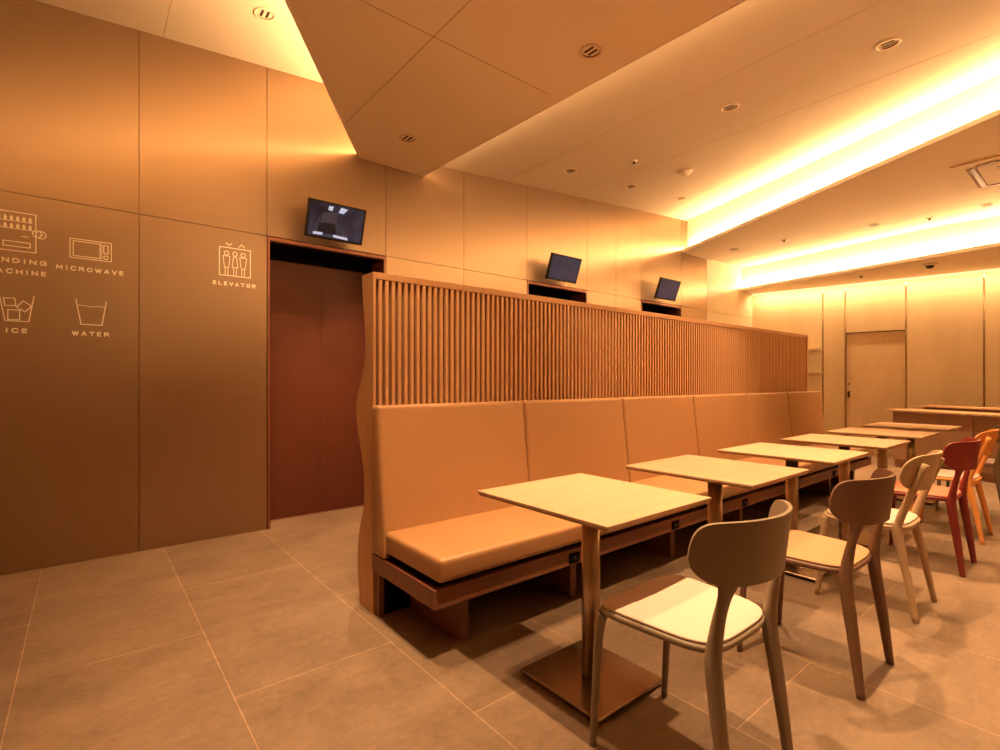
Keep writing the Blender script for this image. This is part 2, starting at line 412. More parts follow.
DL = [(1.942, 3.506, ZS, 'round recessed downlight in the near soffit, close to the first elevator monitor', 1.0),
      (2.242, 1.918, ZS, 'round recessed downlight in the near soffit above the first tables, towards the camera', 0.4),
      (0.892, 3.474, None, 'recessed downlight in the bright left coffer at the top edge', 0.8),
      (3.948, 0.933, None, 'recessed downlight in the middle coffer nearest the top right', 1.1),
      (3.892, 1.926, None, 'recessed downlight in the centre of the middle coffer', 1.1),
      (3.796, 3.518, None, 'recessed downlight in the middle coffer nearest the near soffit and wall', 0.4),
      (4.785, 3.507, None, 'recessed downlight in the middle coffer above the second elevator monitor', 0.4),
      (5.767, 3.476, None, 'recessed downlight in the middle coffer beside the large bright cove', 0.4),
      (7.189, 3.499, ZS, 'faint recessed downlight in the far soffit nearest the bronze wall', 1.0),
      (7.372, 1.881, ZS, 'recessed downlight in the middle of the far soffit', 1.1),
      (7.482, 0.903, ZS, 'recessed downlight in the far soffit just below the air conditioner', 1.1)]
dp = downlight_proto()
spots = []
for i, (x, y, z, lab, pw_) in enumerate(DL):
    o = dp if i == 0 else copy_tree(dp)
    sl = 0.0
    if z is None:
        z, sl = (zc1(x, y), 0.085) if x < 2 else (zc2(x, y), 0.081)
    o.location = (x, y, z - 0.0005)
    o.rotation_euler = (0, -math.atan(sl), math.radians(20) * 0)
    o['label'] = lab; o['group'] = 'recessed ceiling downlights'
    l = bpy.data.lights.new('downlight_lamp', 'SPOT'); l.energy = SPOT_W * pw_; l.color = (1, 0.61, 0.30)
    l.spot_size = math.radians(76); l.spot_blend = 0.75; l.shadow_soft_size = 0.022
    lo = bpy.data.objects.new('downlight_lamp', l); COL.objects.link(lo); lo.location = (x, y, z - 0.02)
# unseen downlights inferred from cast shadows; the last two are added fill lamps
for x, y, z, p in ((0.90, 1.78, ZS, 0.6), (1.08, 0.95, ZS, 1.15), (2.45, 0.95, ZS, 0.9), (2.4, -0.8, ZS, 0.3), (4.1, -0.8, 3.2, 0.5)):
    l = bpy.data.lights.new('unseen_downlight_and_fill', 'SPOT'); l.energy = SPOT_W * p; l.color = (1, 0.61, 0.30)
    l.spot_size = math.radians(76); l.spot_blend = 0.75; l.shadow_soft_size = 0.022
    lo = bpy.data.objects.new('unseen_downlight_and_fill', l); COL.objects.link(lo); lo.location = (x, y, z - 0.03)
# smoke detector, sprinklers and sensors
M['cream'] = mat('cream_plastic', (0.85, 0.72, 0.55), 0.5)
t = thing('smoke_detector', 'cream domed smoke detector on the middle coffer', 'smoke detector', (4.915, 2.904, zc2(4.915, 0) - 0.001))
t.rotation_euler = (0, -math.atan(0.081), 0)
b = BM(); lathe(b, [(0, 0), (0.062, 0), (0.064, -0.012), (0.056, -0.022), (0.040, -0.024)], 28); obj('base', b, M['cream'], t, True)
b = BM(); lathe(b, [(0.040, -0.024), (0.038, -0.040), (0.026, -0.048), (0, -0.049)], 24); obj('dome', b, M['cream'], t, True)
def sprinkler(x, y, z, lab):
    t = thing('ceiling_sprinkler', lab, 'sprinkler', (x, y, z), group='small ceiling sprinklers and sensors')
    b = BM(); lathe(b, [(0, 0), (0.034, 0), (0.036, -0.003), (0.018, -0.006), (0.016, -0.010)], 20); obj('rosette', b, M['cream'], t, True)
    b = BM(); lathe(b, [(0.012, -0.006), (0.011, -0.022), (0.016, -0.024), (0, -0.026)], 16); obj('nozzle', b, M['bracket'], t, True)
sprinkler(4.168, 3.02, zc2(4.168, 0), 'tiny dark sprinkler beside the smoke detector on the middle coffer')
sprinkler(7.249, 2.851, ZS, 'small sprinkler on the far soffit close to the bronze wall')
sprinkler(8.038 - 0.45, 1.40, ZS, 'small sprinkler at the right edge of the far soffit')
sprinkler(8.692, 2.373, ZL, 'tiny pale sprinkler on the low ceiling strip by the far wall')
t = thing('dome_camera', 'white ringed dome camera with dark lens on the low far ceiling strip', 'security camera', (8.494, 1.563, ZL))
b = BM(); lathe(b, [(0, 0), (0.075, 0), (0.078, -0.008), (0.062, -0.022), (0.046, -0.024)], 28); obj('ring', b, M['cream'], t, True)
b = BM(); lathe(b, [(0.046, -0.022), (0.042, -0.042), (0.026, -0.056), (0, -0.060)], 24); obj('dome', b, M['black'], t, True)
# air conditioner
t = thing('ceiling_air_conditioner', 'flat square four way air conditioner set in the far soffit', 'air conditioner', (5.92, 0.96, ZS))
t.rotation_euler = (0, 0, 0)
A = M['soffit']
b = BM(); add_box(b, 0, 0.95, -0.95, 0, -0.010, 0, bev=0.003); obj('panel', b, A, t)
b = BM(); add_box(b, 0.28, 0.67, -0.67, -0.28, -0.014, -0.0105)
gr = obj('grille', b, M['benchwood'], t)
for k in range(9):
    y = -0.65 + k * 0.043
    add = BM(); add_box(add, 0.29, 0.66, y, y + 0.012, -0.019, -0.0145); obj('grille_bar', add, A, gr)
for (x0, x1, y0, y1) in ((0.14, 0.81, -0.16, -0.09), (0.14, 0.81, -0.86, -0.79), (0.09, 0.16, -0.80, -0.16), (0.79, 0.86, -0.80, -0.16)):
    b = BM(); add_box(b, x0, x1, y0, y1, -0.012, -0.0105); s = obj('air_slot', b, M['joint'], t)
    b = BM()
    if x1 - x0 > y1 - y0: add_box(b, x0 + 0.01, x1 - 0.01, y0 + 0.012, y0 + 0.045, -0.016, -0.0125)
    else: add_box(b, x0 + 0.012, x0 + 0.045, y0 + 0.01, y1 - 0.01, -0.016, -0.0125)
    obj('flap', b, M['benchwood'], s)

# ------------------------------------------------------------------ wall monitors
def screen_mat(picture):
    m = mat('monitor_screen', (0.01, 0.01, 0.015), 0.25)
    N, L, b = nodes(m)
    tc = N.new('ShaderNodeTexCoord')
    n = N.new('ShaderNodeTexNoise'); n.inputs['Scale'].default_value = 5; L.new(tc.outputs['Object'], n.inputs[0])
    cr = N.new('ShaderNodeValToRGB')
    a, c = ((0.008, 0.008, 0.014), (0.06, 0.055, 0.085)) if picture else ((0.03, 0.03, 0.055), (0.055, 0.05, 0.085))
    cr.color_ramp.elements[0].position = 0.35; cr.color_ramp.elements[0].color = (*a, 1)
    cr.color_ramp.elements[1].position = 0.7; cr.color_ramp.elements[1].color = (*c, 1)
    L.new(n.outputs[0], cr.inputs[0]); L.new(cr.outputs[0], b.inputs['Emission Color']); b.inputs['Emission Strength'].default_value = 1.0
    return m
def monitor(x0, x1, lab, picture):
    W, Hh = x1 - x0, 0.285
    top, bot = Vector(((x0 + x1) / 2, 3.85, 2.497)), Vector(((x0 + x1) / 2, 3.945, 2.232))
    c = (top + bot) / 2
    t = thing('wall_monitor', lab, 'monitor', c, 0, 'tilted monitors above the elevators')
    tilt = math.atan2(bot.y - top.y, top.z - bot.z)
    t.rotation_euler = (tilt, 0, 0)      # local: x width, z up the screen, -y towards room
    h = (top - bot).length / 2
    obj('housing', box(-W / 2, W / 2, 0.0, 0.035, -h, h, bev=0.004), M['black'], t)
    b = BM(); e = 0.014
    for q in ((-W / 2, W / 2, h - e, h), (-W / 2, W / 2, -h, -h + e * 1.3), (-W / 2, -W / 2 + e, -h + e * 1.3, h - e), (W / 2 - e, W / 2, -h + e * 1.3, h - e)):
        add_box(b, q[0], q[1], -0.004, 0.0, q[2], q[3])
    obj('bezel', b, M['black'], t)
    sc = obj('screen', box(-W / 2 + e, W / 2 - e, -0.0015, 0.0, -h + e * 1.3, h - e), screen_mat(picture), t)
    obj('wall_bracket', box(-0.05, 0.05, 0.035, 0.085, -0.05, 0.05), M['black'], t)
    if picture:    # security-camera picture of an empty car: lit ceiling panels, corners and shoes of light on the floor
        wm = mat('screen_white', (0.1, 0.1, 0.1), 0.3, emit=(0.75, 0.78, 1.0), emit_s=0.85)
        dm = mat('screen_grey', (0.05, 0.05, 0.05), 0.3, emit=(0.03, 0.028, 0.05), emit_s=1.0)
        km = mat('screen_dark', (0.01, 0.01, 0.01), 0.3, emit=(0.006, 0.006, 0.012), emit_s=1.0)
        def poly(name, pts, m, y=-0.002):
            b = BM(); v = [b.verts.new((-W / 2 + u * W, y, h - s * 2 * h)) for u, s in pts]; b.faces.new(v)
            ex = bmesh.ops.extrude_face_region(b, geom=b.faces[:]); bmesh.ops.translate(b, vec=(0, 0.0004, 0), verts=[q for q in ex['geom'] if isinstance(q, bmesh.types.BMVert)])
            obj(name, b, m, sc)
        poly('picture_wall', [(.24, .30), (.5, .24), (.5, .62), (.24, .62)], dm)
        poly('picture_door', [(.20, .58), (.48, .54), (.52, .84), (.16, .84)], km, -0.0024)
        poly('picture_light', [(.34, .10), (.42, .10), (.40, .22), (.33, .21)], wm, -0.0028)
        poly('picture_light', [(.55, .08), (.67, .10), (.60, .24), (.51, .23)], wm, -0.0028)
        poly('picture_glint', [(.19, .45), (.205, .45), (.19, .86), (.14, .86)], dm, -0.0026)
        poly('picture_glint', [(.12, .84), (.28, .83), (.28, .90), (.12, .91)], wm, -0.0028)
        poly('picture_glint', [(.46, .84), (.72, .86), (.73, .93), (.47, .91)], wm, -0.0028)
        poly('picture_glint', [(.58, .68), (.62, .68), (.72, .86), (.64, .86)], dm, -0.0026)
monitor(1.300, 1.756, 'black wall monitor over the tall near elevator showing a greyish camera picture', True)
monitor(3.884, 4.346, 'black wall monitor with blank blue screen above the middle elevator', False)
monitor(5.927, 6.390, 'black wall monitor with blank dark screen above the farthest elevator', False)

# ------------------------------------------------------------------ pictograms printed on the bronze wall
STK = [0.0]
def stroke(bm, pts, w=0.0052, closed=False):
    P = list(pts) + ([pts[0]] if closed else [])
    for (ax, az), (bx, bz) in zip(P, P[1:]):
        STK[0] = (STK[0] + 1) % 23
        y1 = WALL_Y - 0.0006; y0 = WALL_Y - 0.0010 - STK[0] * 0.00006
        d = Vector((bx - ax, bz - az)); 
        if d.length < 1e-6: continue
        d.normalize(); n = Vector((-d.y, d.x)) * w / 2; e = d * w / 2
        q = [(ax - e.x + n.x, az - e.y + n.y), (ax - e.x - n.x, az - e.y - n.y), (bx + e.x - n.x, bz + e.y - n.y), (bx + e.x + n.x, bz + e.y + n.y)]
        f = [bm.verts.new((x, y0, z)) for x, z in q]; k = [bm.verts.new((x, y1, z)) for x, z in q]
        bm.faces.new(f); bm.faces.new(k[::-1])
        for i in range(4): bm.faces.new((f[i], k[i], k[(i + 1) % 4], f[(i + 1) % 4]))
def circ(x, z, r, n=20, a0=0, a1=360): return [(x + r * math.cos(math.radians(a0 + (a1 - a0) * i / n)), z + r * math.sin(math.radians(a0 + (a1 - a0) * i / n))) for i in range(n + 1)]
def rect(x0, x1, z0, z1): return [(x0, z0), (x1, z0), (x1, z1), (x0, z1)]
G = {  # single-stroke capitals on a 1 x 1 cell
 'A': [[(0, 0), (.5, 1), (1, 0)], [(.2, .35), (.8, .35)]], 'C': [[(1, .85), (.75, 1), (.25, 1), (0, .7), (0, .3), (.25, 0), (.75, 0), (1, .15)]],
 'D': [[(0, 0), (0, 1), (.55, 1), (.9, .8), (1, .5), (.9, .2), (.55, 0), (0, 0)]], 'E': [[(.85, 1), (0, 1), (0, 0), (.85, 0)], [(0, .52), (.75, .52)]],
 'G': [[(1, .85), (.75, 1), (.25, 1), (0, .7), (0, .3), (.25, 0), (.75, 0), (1, .2), (1, .48), (.6, .48)]], 'H': [[(0, 0), (0, 1)], [(1, 0), (1, 1)], [(0, .5), (1, .5)]],
 'I': [[(.5, 0), (.5, 1)]], 'L': [[(0, 1), (0, 0), (.8, 0)]], 'M': [[(0, 0), (.08, 1), (.5, .25), (.92, 1), (1, 0)]], 'N': [[(0, 0), (0, 1), (1, 0), (1, 1)]],
 'O': [[(.3, 0), (.7, 0), (1, .3), (1, .7), (.7, 1), (.3, 1), (0, .7), (0, .3), (.3, 0)]], 'R': [[(0, 0), (0, 1), (.65, 1), (.9, .85), (.9, .62), (.65, .48), (0, .48)], [(.5, .48), (.95, 0)]],
 'T': [[(0, 1), (1, 1)], [(.5, 1), (.5, 0)]], 'V': [[(0, 1), (.5, 0), (1, 1)]], 'W': [[(0, 1), (.25, 0), (.5, .9), (.75, 0), (1, 1)]]}
def lettering(t, x0, x1, z, h, txt, w=0.0066):
    wd = {'I': 0.3, 'M': 1.2, 'W': 1.3, 'E': 0.85, 'L': 0.85}
    tot = sum(wd.get(ch, 1.0) for ch in txt) + 0.85 * (len(txt) - 1)
    k = (x1 - x0) / tot; x = x0
    for ch in txt:
        cw = wd.get(ch, 1.0) * k
        bm = BM()
        for s in G[ch]: stroke(bm, [(x + u * cw, z + v * h) for u, v in s], w)
        x += cw + 0.85 * k
        obj('letter', bm, INK, t)
def sign(name, label, x, z):
    t = thing(name, label, 'wall pictogram', (0, 0, 0), 0, 'pictograms printed on the bronze wall'); return t
INK = M['white_line']
# vending machine
t = sign('vending_machine_pictogram', 'vending machine pictogram with coin circle, cut by left edge of picture', 0, 0)
b = BM(); stroke(b, rect(-0.450, -0.228, 1.880, 2.105), closed=True); stroke(b, rect(-0.368, -0.253, 1.905, 1.933), closed=True); stroke(b, [(-0.29, 1.968), (-0.262, 1.968)])
stroke(b, circ(-0.222, 1.993, 0.020)); stroke(b, circ(-0.205, 1.990, 0.022)); stroke(b, [(-0.213, 1.99), (-0.197, 1.99)], 0.004)
obj('outline', b, INK, t)
b = BM()
for z in (2.062, 2.018):
    for k in range(7):
        x = -0.412 + k * 0.0265
        stroke(b, [(x, z), (x, z + 0.008)], 0.014); stroke(b, [(x, z + 0.012), (x, z + 0.019)], 0.006)
    stroke(b, [(-0.42, z - 0.010), (-0.243, z - 0.010)], 0.004)
obj('bottle_rows', b, INK, t)
lettering(t, -0.457, -0.183, 1.812, 0.0215, 'VENDING')
lettering(t, -0.440, -0.183, 1.748, 0.0215, 'MACHINE')
t = sign('microwave_pictogram', 'microwave pictogram with the word MICROWAVE below', 0, 0)
b = BM(); stroke(b, rect(-0.073, 0.128, 1.880, 1.997), closed=True); stroke(b, rect(-0.058, 0.072, 1.893, 1.984), closed=True); stroke(b, [(0.080, 1.88), (0.080, 1.997)], 0.003)
stroke(b, rect(0.090, 0.112, 1.928, 1.978), closed=True); stroke(b, circ(0.101, 1.903, 0.011)); obj('outline', b, INK, t)
lettering(t, -0.135, 0.190, 1.803, 0.0215, 'MICROWAVE', 0.0060)
t = sign('ice_pictogram', 'glass with three ice cubes pictogram with the word ICE', 0, 0)
b = BM(); stroke(b, [(-0.384, 1.622), (-0.360, 1.470), (-0.259, 1.470), (-0.236, 1.622)]); obj('outline', b, INK, t)
b = BM(); stroke(b, [(-0.366, 1.600), (-0.320, 1.604), (-0.314, 1.560), (-0.360, 1.557)], closed=True); stroke(b, rect(-0.348, -0.298, 1.478, 1.534), closed=True)
stroke(b, [(-0.312, 1.552), (-0.282, 1.590), (-0.246, 1.562), (-0.275, 1.526)], closed=True); obj('ice_cubes', b, INK, t)
lettering(t, -0.356, -0.266, 1.404, 0.0215, 'ICE')
t = sign('water_pictogram', 'plain water glass pictogram with the word WATER', 0, 0)
b = BM(); stroke(b, [(-0.045, 1.622), (-0.021, 1.472), (0.081, 1.472), (0.103, 1.622)]); stroke(b, [(-0.038, 1.590), (0.0, 1.590), (0.025, 1.583), (0.05, 1.589), (0.098, 1.587)], 0.0035)
obj('outline', b, INK, t)
lettering(t, -0.062, 0.115, 1.404, 0.0215, 'WATER', 0.0060)
t = sign('elevator_pictogram', 'elevator pictogram of three people in a box beside the first elevator', 0, 0)
b = BM(); stroke(b, rect(0.742, 0.946, 1.882, 2.083), 0.0055, closed=True); obj('outline', b, INK, t)
b = BM(); stroke(b, [(0.785, 2.117), (0.803, 2.100), (0.822, 2.117)]); stroke(b, [(0.870, 2.100), (0.888, 2.117), (0.906, 2.100)]); obj('arrows', b, INK, t)
b = BM()
for k, x in enumerate((0.788, 0.843, 0.897)):
    stroke(b, circ(x, 2.043, 0.0145, 14), 0.0044)
    dz = -0.004 if k == 1 else 0
    if k == 1: stroke(b, [(x - 0.010, 2.022), (x - 0.019, 1.945), (x + 0.019, 1.945), (x + 0.010, 2.022)], 0.0044, closed=True)
    else: stroke(b, [(x - 0.022, 2.022), (x - 0.017, 1.965), (x - 0.012, 1.940), (x + 0.012, 1.940), (x + 0.017, 1.965), (x + 0.022, 2.022)], 0.0044, closed=True)
    stroke(b, [(x - 0.009, 1.94), (x - 0.009, 1.886)], 0.0044); stroke(b, [(x + 0.009, 1.94), (x + 0.009, 1.886)], 0.0044)
obj('figures', b, INK, t)
lettering(t, 0.704, 0.980, 1.812, 0.0215, 'ELEVATOR', 0.0060)

# ------------------------------------------------------------------ slatted screen
SX0, SX1, SY = 1.07, 6.43, 2.27
wave = [(1.645, 2.400), (1.52, 2.385), (1.38, 2.364), (1.27, 2.360), (1.17, 2.385), (1.03, 2.458), (0.94, 2.462), (0.85, 2.44), (0.70, 2.385), (0.58, 2.372), (0.48, 2.383), (0.38, 2.425), (0.27, 2.448), (0.16, 2.448), (0.06, 2.432), (0, 2.425)]
wv = catmull([(y, z) for z, y in wave], 4)
t = thing('slatted_screen', 'long oak screen of thin vertical slats standing behind the banquette', 'screen', (0, 0, 0))
front = [(SY, 0.0), (SY, 0.43), (SY + 0.012, 0.432), (SY + 0.012, 0.50), (SY, 0.502), (SY, 0.62), (SY + 0.008, 0.622), (SY + 0.008, 0.84), (SY, 0.842), (SY, 1.645)]
obj('end_board', prism_yz([(y, z) for y, z in front] + [(y, z) for y, z in wv], SX0, SX0 + 0.014), M['oakbody'], t)
body = [(SY + 0.04, 0.0), (SY + 0.04, 1.61)] + [(y - 0.004, min(z, 1.61)) for y, z in wv]
obj('curved_back', prism_yz(body, SX0 + 0.0145, SX1 - 0.03), M['oakbody'], t)
obj('backing', box(SX0 + 0.0145, SX1 - 0.03, SY + 0.034, SY + 0.039, 0.0, 1.61), M['screen_back'], t)
obj('top_rail', box(SX0 + 0.0145, SX1, SY - 0.002, 2.395, 1.612, 1.645, bev=0.002), M['oakbody'], t)
obj('end_board', box(SX1 - 0.028, SX1, SY, 2.39, 0, 1.611), M['slat'], t)
sb = box(-0.0085, 0.0085, SY, SY + 0.032, 0.95, 1.611)
pitch = 0.0349; n = int((SX1 - 0.03 - (SX0 + 0.05)) / pitch)
s0 = obj('slat', sb, M['slat'], t); s0.location.x = SX0 + 0.038
for k in range(1, 100):
    c = s0.copy(); COL.objects.link(c); c.location.x = SX0 + 0.038 + k * pitch
rest = BM()
for k in range(100, n):
    x = SX0 + 0.038 + k * pitch
    add_box(rest, x - 0.0085, x + 0.0085, SY, SY + 0.032, 0.95, 1.611)
r_ = obj('slats', rest, M['slat'], t); r_['kind'] = 'stuff'

# ------------------------------------------------------------------ banquette
BX0, MW, NB = 1.05, 0.922, 6
BX1 = BX0 + MW * NB
t = thing('banquette', 'long tan leather banquette with six cushions along the slatted screen', 'bench', (0, 0, 0))
def cushion_prism(x0, x1, pts, r=0.03):
    bm = BM(); prism_yz(pts, x0, x1, bm)
    bmesh.ops.bevel(bm, geom=bm.edges[:], offset=r, segments=4, affect='EDGES', profile=0.6, clamp_overlap=True)
    return bm
for k in range(NB):
    x0 = BX0 + k * MW + 0.003; x1 = BX0 + (k + 1) * MW - 0.003
    obj('back_cushion', cushion_prism(x0, x1, [(2.262, 0.30), (2.262, 1.005), (2.19, 1.005), (2.125, 0.36), (2.125, 0.30)], 0.022), M['leather'], t, True)
    obj('seat_cushion', cushion_prism(x0 + 0.012 * (k == 0), x1, [(2.155, 0.325), (2.155, 0.425), (1.665, 0.425), (1.672, 0.325)], 0.026), M['leather'], t, True)
obj('seat_base', box(BX0 + 0.035, BX1 - 0.02, 1.73, 2.26, 0.285, 0.327), M['matte_black'], t)  # blackened so the underside of the bench reads as deep shade
ap = BM()
add_box(ap, BX0 + 0.01, BX1 - 0.005, 1.70, 1.735, 0.218, 0.296, bev=0.002)
add_box(ap, BX0 + 0.01, BX0 + 0.04, 1.737, 2.262, 0.218, 0.296)
add_box(ap, BX1 - 0.035, BX1 - 0.005, 1.737, 2.262, 0.218, 0.296)
add_box(ap, BX0 + 0.042, BX1 - 0.04, 1.737, 2.26, 0.255, 0.284)
obj('apron', ap, M['benchwood'], t)
legx = [1.25] + [BX0 + MW * k - 0.03 for k in range(1, NB)] + [BX1 - 0.25]
for k, x in enumerate(legx):
    obj('leg', box(x, x + 0.045, 1.80, 2.26 if k == 0 else 2.10, 0.0, 0.254), M['benchwood'], t)
obj('leg', box(BX0 + 0.03, BX0 + 0.055, 2.225, 2.262, 0.0, 0.217), M['benchwood'], t)
obj('kick_panel', box(BX0 + 0.06, BX1 - 0.05, 2.235, 2.25, 0.0, 0.254), M['matte_black'], t)  # near-black colour stands in for the shade beneath the bench
for k in range(5):
    x = 1.86 + 0.895 * k
    o = BM(); add_box(o, x - 0.035, x + 0.035, 1.694, 1.6995, 0.228, 0.275); oo = obj('power_socket', o, M['matte_black'], t)
    o = BM(); add_box(o, x - 0.012, x + 0.012, 1.692, 1.6938, 0.241, 0.261); obj('socket_face', o, M['outlet'], oo)

# ------------------------------------------------------------------ tables
def make_table():
    t = thing('cafe_table', 'x', 'table', (0, 0, 0), 0, 'square cafe tables along the banquette')
    obj('tabletop', box(-0.295, 0.295, -0.316, 0.316, 0.688, 0.697, bev=0.001), M['table'], t)
    obj('top_edge', box(-0.290, 0.290, -0.311, 0.311, 0.680, 0.6875), M['edge'], t)
    b = BM(); lathe(b, [(0, 0.026), (0.034, 0.026), (0.034, 0.662), (0, 0.662)], 28); obj('column', b, M['steel'], t, True)
    obj('mounting_plate', box(-0.075, 0.075, -0.16, 0.16, 0.6625, 0.6795), M['bracket'], t)
    obj('base_plate', box(-0.185, 0.185, -0.192, 0.192, 0.012, 0.0255, bev=0.005, seg=3), M['plate'], t)
    b = BM(); add_box(b, -0.17, 0.17, -0.177, 0.177, 0.001, 0.0115); obj('foot_pad', b, M['rubber'], t)
    return t
tab_lab = ['pale oak square cafe table on a steel column, nearest to the camera', 'oak cafe table, second from the camera, behind the grey chair back',
           'oak cafe table, third from the camera, above the brown chair', 'oak cafe table, fourth from the camera, beside the beige chair',
           'oak cafe table, fifth from the camera, in front of the red chair', 'farthest oak cafe table, nearest the brown counter']
t0 = make_table()
for i, lab in enumerate(tab_lab):
    o = t0 if i == 0 else copy_tree(t0)
    o.location = (1.466 + 0.920 * i, 1.255, 0); o['label'] = lab

# ------------------------------------------------------------------ chairs
def seat_outline(fw, rw, y0, y1, n=48, p=4.6, inset=0.0):
    pts = []
    for i in range(n):
        a = 2 * math.pi * i / n
        ca, sa = math.cos(a), math.sin(a)
        u = math.copysign(abs(ca) ** (2 / p), ca); v = math.copysign(abs(sa) ** (2 / p), sa)
        y = (y0 + y1) / 2 + v * ((y1 - y0) / 2 - inset)
        f = (y - y0) / (y1 - y0)
        hw = (rw + (fw - rw) * f) / 2 - inset
        pts.append((u * hw, y))
    return pts
def slab(bm, outl, zf, th, crown=0.0, rr=0.006):
    """rounded-edge slab following z=zf(x,y)"""
    cx = sum(p[0] for p in outl) / len(outl); cy = sum(p[1] for p in outl) / len(outl)
    def ring(s, dz):
        return [bm.verts.new((cx + (x - cx) * s, cy + (y - cy) * s, zf(cx + (x - cx) * s, cy + (y - cy) * s) + dz)) for x, y in outl]
    e = rr / 0.2
    prof = [(1 - e, 0), (1 - e * 0.3, -rr * 0.3), (1, -rr), (1, -th + rr), (1 - e * 0.3, -th + rr * 0.3), (1 - e, -th)]
    rings = [ring(0.35, crown)] + [ring(0.7, crown * 0.8)] + [ring(s, d) for s, d in prof] + [ring(0.5, -th)]
    n = len(outl)
    for A, B in zip(rings, rings[1:]):
        for i in range(n): bm.faces.new((A[i], A[(i + 1) % n], B[(i + 1) % n], B[i]))
    bm.faces.new(rings[0]); bm.faces.new(rings[-1][::-1])
    return bm
def backrest_bm(W, z0, z1, yc, wrap, lean, th=0.011, ph=3.2, pl=2.0, nx=36, nz=14, low=0.0, cut=1.0):
    bm = BM()
    def P(s, t, o):
        # s in -1..1 across, t in 0..1 up, o offset normal
        zt = (z1 + z0) / 2; hh = (z1 - z0) / 2
        a = abs(s)
        up = hh * (1 - a ** ph) ** (1 / 2.2)
        dn = hh * (1 - a ** pl) ** (1 / 2.0)
        # wings rise slightly
        z = zt + (-dn + (up + dn) * t) + low * a * a
        ang = s * 1.0
        x = W / 2 * math.sin(ang) / math.sin(1.0)
        y = yc + wrap * (1 - math.cos(ang)) / (1 - math.cos(1.0)) - lean * (z - z0)
        nrm = Vector((-math.sin(ang * 0.8), math.cos(ang * 0.8)))
        return (x + nrm.x * o, y + nrm.y * o, z)
    S = [math.sin(math.pi / 2 * (-1 + 2 * i / nx)) for i in range(nx + 1)]
    S[0] = -0.9995; S[-1] = 0.9995
    T = [0.5 - 0.5 * math.cos(math.pi * j / nz) for j in range(nz + 1)]
    F = [[bm.verts.new(P(s, tt, th / 2)) for tt in T] for s in S]
    K = [[bm.verts.new(P(s, tt, -th / 2)) for tt in T] for s in S]
    for i in range(nx):
        for j in range(nz):
            bm.faces.new((F[i][j], F[i + 1][j], F[i + 1][j + 1], F[i][j + 1]))
            bm.faces.new((K[i][j], K[i][j + 1], K[i + 1][j + 1], K[i + 1][j]))
        bm.faces.new((F[i][0], K[i][0], K[i + 1][0], F[i + 1][0]))
        bm.faces.new((F[i][nz], F[i + 1][nz], K[i + 1][nz], K[i][nz]))
    for j in range(nz):
        bm.faces.new((F[0][j], F[0][j + 1], K[0][j + 1], K[0][j]))
        bm.faces.new((F[nx][j], K[nx][j], K[nx][j + 1], F[nx][j + 1]))
    return bm
def make_chair_a(label, fm, cm, loc, rz, group=None, name='cafe_chair'):
    """moulded chair: posts flow from the rear legs into the wrapped backrest"""
    t = thing(name, label, 'chair', loc, rz, 'cafe chairs along the table row')
    zf = lambda x, y: 0.428 + 0.006 * (x / 0.2) ** 2 + (0.004 if y < 0 else 0.004 - 0.10 * max(0, y - 0.13) ** 1.5 * 4)
    ol = seat_outline(0.43, 0.37, -0.175, 0.215)
    b = BM(); slab(b, ol, zf, 0.022, rr=0.008)
    obj('seat', b, fm, t, True)
    # apron ring beneath the seat
    oc = seat_outline(0.43, 0.37, -0.175, 0.215, n=72, inset=0.006)
    b = BM(); slab(b, oc, lambda x, y: zf(x, y) + 0.009, 0.0088, 0.002, rr=0.003)
    obj('seat_cushion', b, cm, t, True)
    for s in (-1, 1):
        b = BM(); add_tube(b, [(s * 0.185, 0.175, 0.415, 0.020, 0.018), (s * 0.188, 0.182, 0.38, 0.016, 0.015), (s * 0.190, 0.190, 0.30, 0.014, 0.013), (s * 0.193, 0.207, 0.0, 0.011, 0.010)])
        obj('leg', b, fm, t, True)
        b = BM(); add_tube(b, [(s * 0.178, -0.215, 0.0, 0.014, 0.014), (s * 0.172, -0.190, 0.20, 0.019, 0.019), (s * 0.165, -0.166, 0.38, 0.023, 0.022), (s * 0.162, -0.166, 0.44, 0.021, 0.020),
                               (s * 0.160, -0.178, 0.52, 0.020, 0.015, s * 0.1), (s * 0.158, -0.191, 0.575, 0.021, 0.011, s * 0.4), (s * 0.155, -0.199, 0.612, 0.030, 0.0068, s * 0.56), (s * 0.152, -0.204, 0.645, 0.028, 0.0050, s * 0.56), (s * 0.150, -0.209, 0.668, 0.014, 0.0030, s * 0.56)])
        obj('leg', b, fm, t, True)
    obj('backrest', backrest_bm(0.465, 0.603, 0.772, -0.243, 0.118, 0.12, ph=13, pl=4.5, low=-0.004), fm, t, True)
    return t
